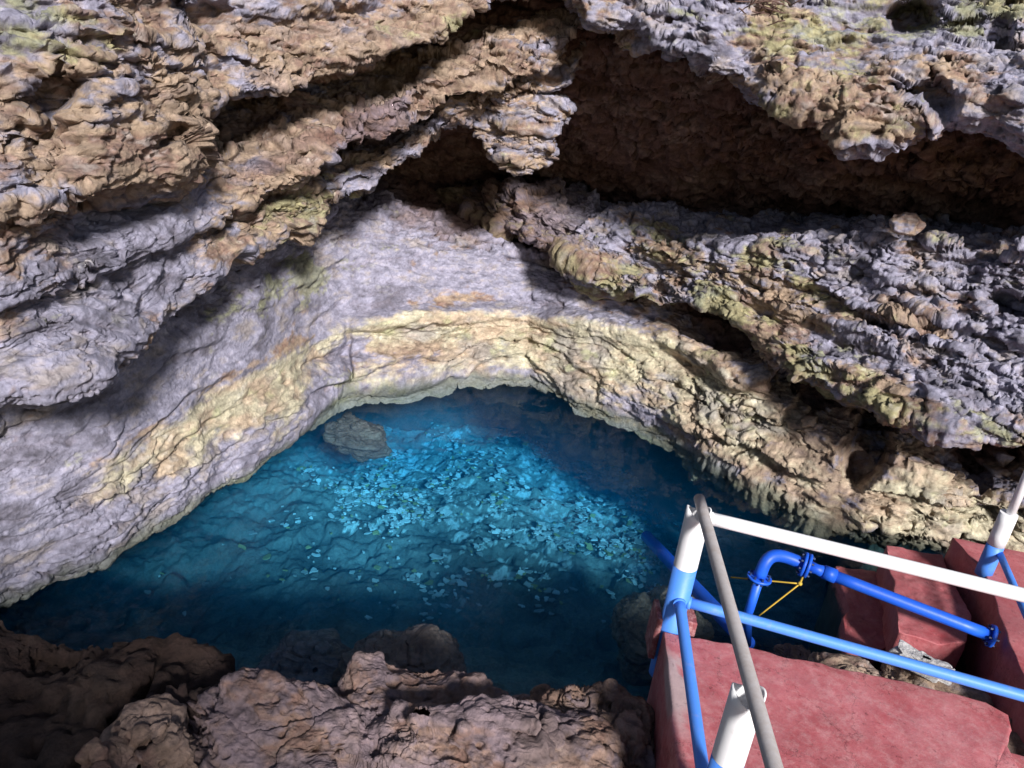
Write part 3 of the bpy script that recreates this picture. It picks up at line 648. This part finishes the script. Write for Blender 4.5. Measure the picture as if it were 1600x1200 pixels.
WHITE = paint("white_paint", (.78, .78, .80), .5, (.42, .33, .27), .16); BLUE = paint("light_blue_paint", (.07, .24, .75), .5, (.40, .30, .26), .22)
PIPEB = paint("royal_blue_paint", (.015, .12, .74), .45, (.03, .05, .10), .3); GREYP = paint("bare_grey_pipe", (.44, .41, .41), .55, (.28, .2, .14), .6)
ROPE = paint("yellow_rope", (.55, .36, .04), .7); BOLT = paint("dark_bolt", (.02, .04, .12), .5)
def tube_bm(bm, pts, r, seg=24, caps=True, hollow=False):
    pts = [Vector(p) for p in pts]; rr = r if isinstance(r, (list, tuple)) else [r] * len(pts)
    prev = None; rings = []
    for i, p in enumerate(pts):
        t = (pts[min(i + 1, len(pts) - 1)] - pts[max(i - 1, 0)]).normalized()
        if prev is None:
            u = t.cross(Vector((0, 0, 1))); u = u if u.length > .05 else t.cross(Vector((1, 0, 0))); u.normalize()
        else: u = (prev - t * prev.dot(t)).normalized()
        prev = u; v = t.cross(u)
        rings.append([bm.verts.new(p + (u * math.cos(6.28318 * k / seg) + v * math.sin(6.28318 * k / seg)) * rr[i]) for k in range(seg)])
    for a, b in zip(rings[:-1], rings[1:]):
        for k in range(seg): bm.faces.new((a[k], a[(k + 1) % seg], b[(k + 1) % seg], b[k]))
    if caps: bm.faces.new(rings[0][::-1]); bm.faces.new(rings[-1])
def bm_obj(name, bm, mat, parent=None, mats=None, smooth=True):
    bmesh.ops.recalc_face_normals(bm, faces=bm.faces)
    me = bpy.data.meshes.new(name); bm.to_mesh(me); bm.free()
    for m in (mats or [mat]): me.materials.append(m)
    for p in me.polygons: p.use_smooth = smooth and len(p.vertices) <= 4
    o = bpy.data.objects.new(name, me); COL.objects.link(o)
    if parent: local(o, parent)
    return o
def tube(name, pts, r, mat, parent=None, **k):
    bm = bmesh.new(); tube_bm(bm, pts, r, **k); return bm_obj(name, bm, mat, parent)
def bend(a, b, n=10):
    return [tuple(np.array(a) + (np.array(b) - np.array(a)) * i / n) for i in range(n + 1)]
rail = empty("railing", (.84, 2.76, .8), "blue and white pipe railing with bare grey handrail round the red platform's corner", "railing")
def post(x, y, z0, zm, z1, r=.052, name="post"):
    bm = bmesh.new(); tube_bm(bm, [(x, y, z0), (x, y, z0 + .01), (x, y, zm - .001)], r, 32)
    lo = bm_obj(name, bm, BLUE, rail)
    bm = bmesh.new(); n = 32
    # white upper length, its mouth cut to a saddle that cradles the handrail
    rings = []
    for z in np.linspace(zm, z1, 8):
        rings.append([bm.verts.new((x + math.cos(6.28318 * k / n) * r * 1.004, y + math.sin(6.28318 * k / n) * r * 1.004, z if z < z1 - .001 else z1 - .034 * max(0, abs(math.sin(6.28318 * k / n))) ** 2.5 + .006)) for k in range(n)])
    inner = [bm.verts.new((v.co.x + (x - v.co.x) * .12, v.co.y + (y - v.co.y) * .12, v.co.z)) for v in rings[-1]]; rings.append(inner)
    rings.append([bm.verts.new((v.co.x, v.co.y, zm + .1)) for v in inner])
    for a, b in zip(rings[:-1], rings[1:]):
        for k in range(n): bm.faces.new((a[k], a[(k + 1) % n], b[(k + 1) % n], b[k]))
    up = bm_obj("post_top", bm, WHITE, None)
    up.parent = lo; up.matrix_parent_inverse = Matrix.Translation(-Vector(rail.location)) ; up.matrix_parent_inverse = Matrix.Identity(4)
    return lo
post(.845, 2.80, .50, 1.12, 1.41); post(.82, 1.80, .79, 1.12, 1.40)
tube("handrail", bend((.853, 2.86, 1.425), (.815, 1.6, 1.425)) + bend((.812, 1.5, 1.425), (.77, -1.5, 1.44), 8), .024, GREYP, rail)
tube("top_rail", bend((.87, 2.80, 1.375), (2.06, 2.50, 1.375)) + [(4.2, 1.97, 1.375)], .028, WHITE, rail)
tube("lower_rail", bend((.87, 2.79, .935), (2.19, 2.44, .935)) + [(4.2, 1.92, .935)], .024, BLUE, rail)
tube("side_rail", bend((.845, 2.78, .955), (.80, 1.84, .90)) + [(.79, .4, .9)], .024, BLUE, rail)
def bow(a, b, n, amp, sd):
    pts = bend(a, b, n); rs = random.Random(sd); ph = rs.random() * 6
    return [(p[0], p[1] + amp * math.sin(i / n * 7 + ph), p[2] + amp * math.sin(i / n * 5 + ph)) for i, p in enumerate(pts)]
for (p, q, r) in [((.885, 2.79, 1.375), (.905, 2.785, 1.375), .032), ((.885, 2.785, .935), (.902, 2.78, .935), .0285), ((.842, 2.752, .953), (.841, 2.738, .952), .028), ((.806, 1.87, .902), (.807, 1.855, .901), .028)]:
    tube("weld", [p, q], r, WHITE if p[2] > 1.3 else BLUE, rail)
# little concrete cheeks that hold the corner post
ck = empty("post_socket", (.84, 2.83, .8), "pair of weathered reddish cement blocks gripping the foot of the corner post", "post socket")
CEM = red_material("weathered_cement", 1.0, .55)
for (x0, x1) in ((.765, .79), (.90, .945)):
    local(slab("block", [(x0, 2.76), (x1, 2.755), (x1, 2.90), (x0, 2.90)], .62, .85, CEM, 21, .003, .003, .008, res=.012), ck)
lp = empty("railing", (2.98, 3.96, .5), "lone blue and white post with thin upright pipe and side rail on far right landing", "railing")
tube("post", bend((2.985, 3.965, .48), (2.985, 3.965, .70), 3), .048, BLUE, lp)
tube("post_top", bend((2.985, 3.965, .701), (2.985, 3.965, .92), 3), .0485, WHITE, lp)
tube("upright_pipe", bend((2.99, 3.96, .90), (2.99, 3.96, 1.9), 3), .025, WHITE, lp)
tube("side_rail", bend((3.01, 3.95, .66), (2.66, 2.6, .60), 6) , .02, BLUE, lp)

# blue water main: riser, flanged elbow, reducer, long run over the steps
pm = empty("water_pipe", (1.62, 3.75, .3), "royal blue water pipe with flanged elbow rising from the pool and crossing the red steps", "pipe")
ZP = .55
a = PZ(1296, 897, ZP); b = PZ(1545, 992, .47)
dirp = (b - a) / np.linalg.norm(b - a)
fl = a - dirp * .13; e1 = fl - dirp * .05
rs_ = PZ(1186, 905, .45); rb = PZ(1181, 962, .12)
tube("pipe_run", bend(a, b, 6), .034, PIPEB, pm)
tube("sleeve", [tuple(a - dirp * .035), tuple(a + dirp * .035)], .041, PIPEB, pm)
tube("reducer", [tuple(fl + dirp * .015), tuple(fl + dirp * .06), tuple(a - dirp * .03)], [.036, .030, .036], PIPEB, pm)
def flange(name, c, ax, r, t, mat, parent, nb=8, br=.007, back=True):
    ax = Vector(ax).normalized(); c = Vector(c); f = tube(name, [c - ax * t / 2, c + ax * t / 2], r, mat, parent)
    u = ax.orthogonal().normalized(); v = ax.cross(u)
    for k in range(nb):
        bm = bmesh.new()
        p = c + (u * math.cos(6.283 * k / nb) + v * math.sin(6.283 * k / nb)) * r * .80
        tube_bm(bm, [p - ax * (t / 2 + .016), p + ax * (t / 2 + .016)], br, 6)
        bo = bm_obj("bolt", bm, BOLT, None, smooth=False); bo.parent = f
    return f
flange("flange", fl - dirp * .018, dirp, .072, .016, PIPEB, pm); flange("flange", fl + dirp * .006, dirp, .072, .016, PIPEB, pm)
top = np.array([rs_[0], rs_[1], 0]) + np.array([0, 0, .47])
# elbow from vertical riser round to the run
el = []
P0, P3 = top, fl - dirp * .02; P1 = P0 + np.array([0, 0, .17]); P2 = P3 - dirp * .17 + np.array([0, 0, .015])
for i in range(15):
    t = i / 14; el.append(tuple((1 - t) ** 3 * P0 + 3 * (1 - t) ** 2 * t * P1 + 3 * (1 - t) * t * t * P2 + t ** 3 * P3))
tube("elbow", el, .036, PIPEB, pm)
flange("flange", P0 - np.array([0, 0, .01]), (0.05, .1, 1), .070, .014, PIPEB, pm)
tube("riser", [tuple(P0), tuple(P0 * [1, 1, 0] + np.array([-.01, -.01, .2])), tuple(rb * [1, 1, 0] + np.array([0, 0, -.1]))], [.028, .027, .022], PIPEB, pm)
flange("flange", b + dirp * .012, dirp, .062, .018, PIPEB, pm, nb=6)
tube("suction_pipe", bend(tuple(rb * [1, 1, 0] + np.array([0.0, 0, -.1])), PZ(1010, 838, -.55), 4), .05, PIPEB, pm)
k0 = PZ(1250, 912, .5)
ro = empty("rope", tuple(k0), "thin yellow rope tied to the pipe flange and stretched over the water", "rope")
tube("strand", bend(k0, PZ(1142, 902, .35), 6), .0045, ROPE, ro, seg=8); tube("strand", bend(k0, PZ(1186, 962, .25), 6), .0045, ROPE, ro, seg=8)
tube("strand", bend(k0, fl + np.array([0, 0, -.06]), 3), .006, ROPE, ro, seg=8)
bm = bmesh.new(); bmesh.ops.create_icosphere(bm, subdivisions=2, radius=.013, matrix=Matrix.Translation(k0)); bm_obj("knot", bm, ROPE, ro)

# ------------------------------------------------------------------ hanging rock and small stones
def pendant():
    o = boulder("hanging_rock", tuple(PD(816, 188, 6.8)), (.23, .26, .30), 150, "lit knob of brown and grey rock hanging from the dark cave roof", "rock", amp=.85, nu=420, nv=300, weights=dict(warm=.5, green=.2), sq=.55, lump=.35)
pendant()
boulder("loose_stone", tuple(PD(1416, 352, 5.45)), (.075, .07, .065), 151, "small pale stone perched alone on top of the grey shelf at the shadow's edge", "stone", amp=.15, nu=120, nv=80, weights=dict(warm=.6))
# ---- roof piece added unseen behind the viewer to shade the lower left
def mouth():
    x = np.arange(-4, 1.8, .06); y = np.arange(-12, -3.85, .06); X, Y = np.meshgrid(x, y)
    edge = sstep(2.1, 1.5, X)
    Y = Y - .8 * sstep(1.2, 1.7, X) * sstep(-12, -5.5, Y)
    lo = np.stack([X, Y, 4.3 + 0 * X + .3 * (1 - edge)], -1); up = lo + [0, 0, .5]
    for nm, G, k in (("lower", lo, -1), ("upper", up[:, ::-1], 1)):
        pass
    G = np.concatenate([lo, up[::-1], lo[:1]], 0)
    n = np.broadcast_to(np.array([0, 0, -1.0]), G.shape)
    P2, cav = displace(G, n, 1.0, 171)
    o = grid_mesh("shade_roof", P2.reshape(G.shape), ROCK, pigment(P2, cav, 171, dict(warm=.4))); tag(o, kind="structure")
mouth()
# dry twigs and leaf scraps caught in a hollow at the top of the right hand roof
TW = paint("dead_twig", (.10, .055, .045), .8, (.3, .2, .12), .4)
def twigs():
    nest = empty("twig_bundle", tuple(PD(1205, 10, 4.9)), "tangle of dead brown twigs caught in a hollow of the pale roof rock", "twigs")
    rs = random.Random(3)
    for k in range(26):
        x, y = 1205 + rs.gauss(0, 22), 6 + rs.gauss(0, 9); d = 4.75 + rs.uniform(-.05, .05)
        a = rs.uniform(0, 3.14); l = rs.uniform(8, 26)
        p = [PD(x + math.cos(a) * l * t, y + .5 * math.sin(a) * l * t + rs.uniform(-1.5, 1.5), d + .04 * t) for t in (-1, -.3, .4, 1)]
        tube("twig", p, [.004, .005, .004, .002], TW, nest, seg=6)
twigs()
print("VERTS", {o.name: len(o.data.vertices) for o in SC.objects if o.type == 'MESH' and len(o.data.vertices) > 50000}, flush=True)
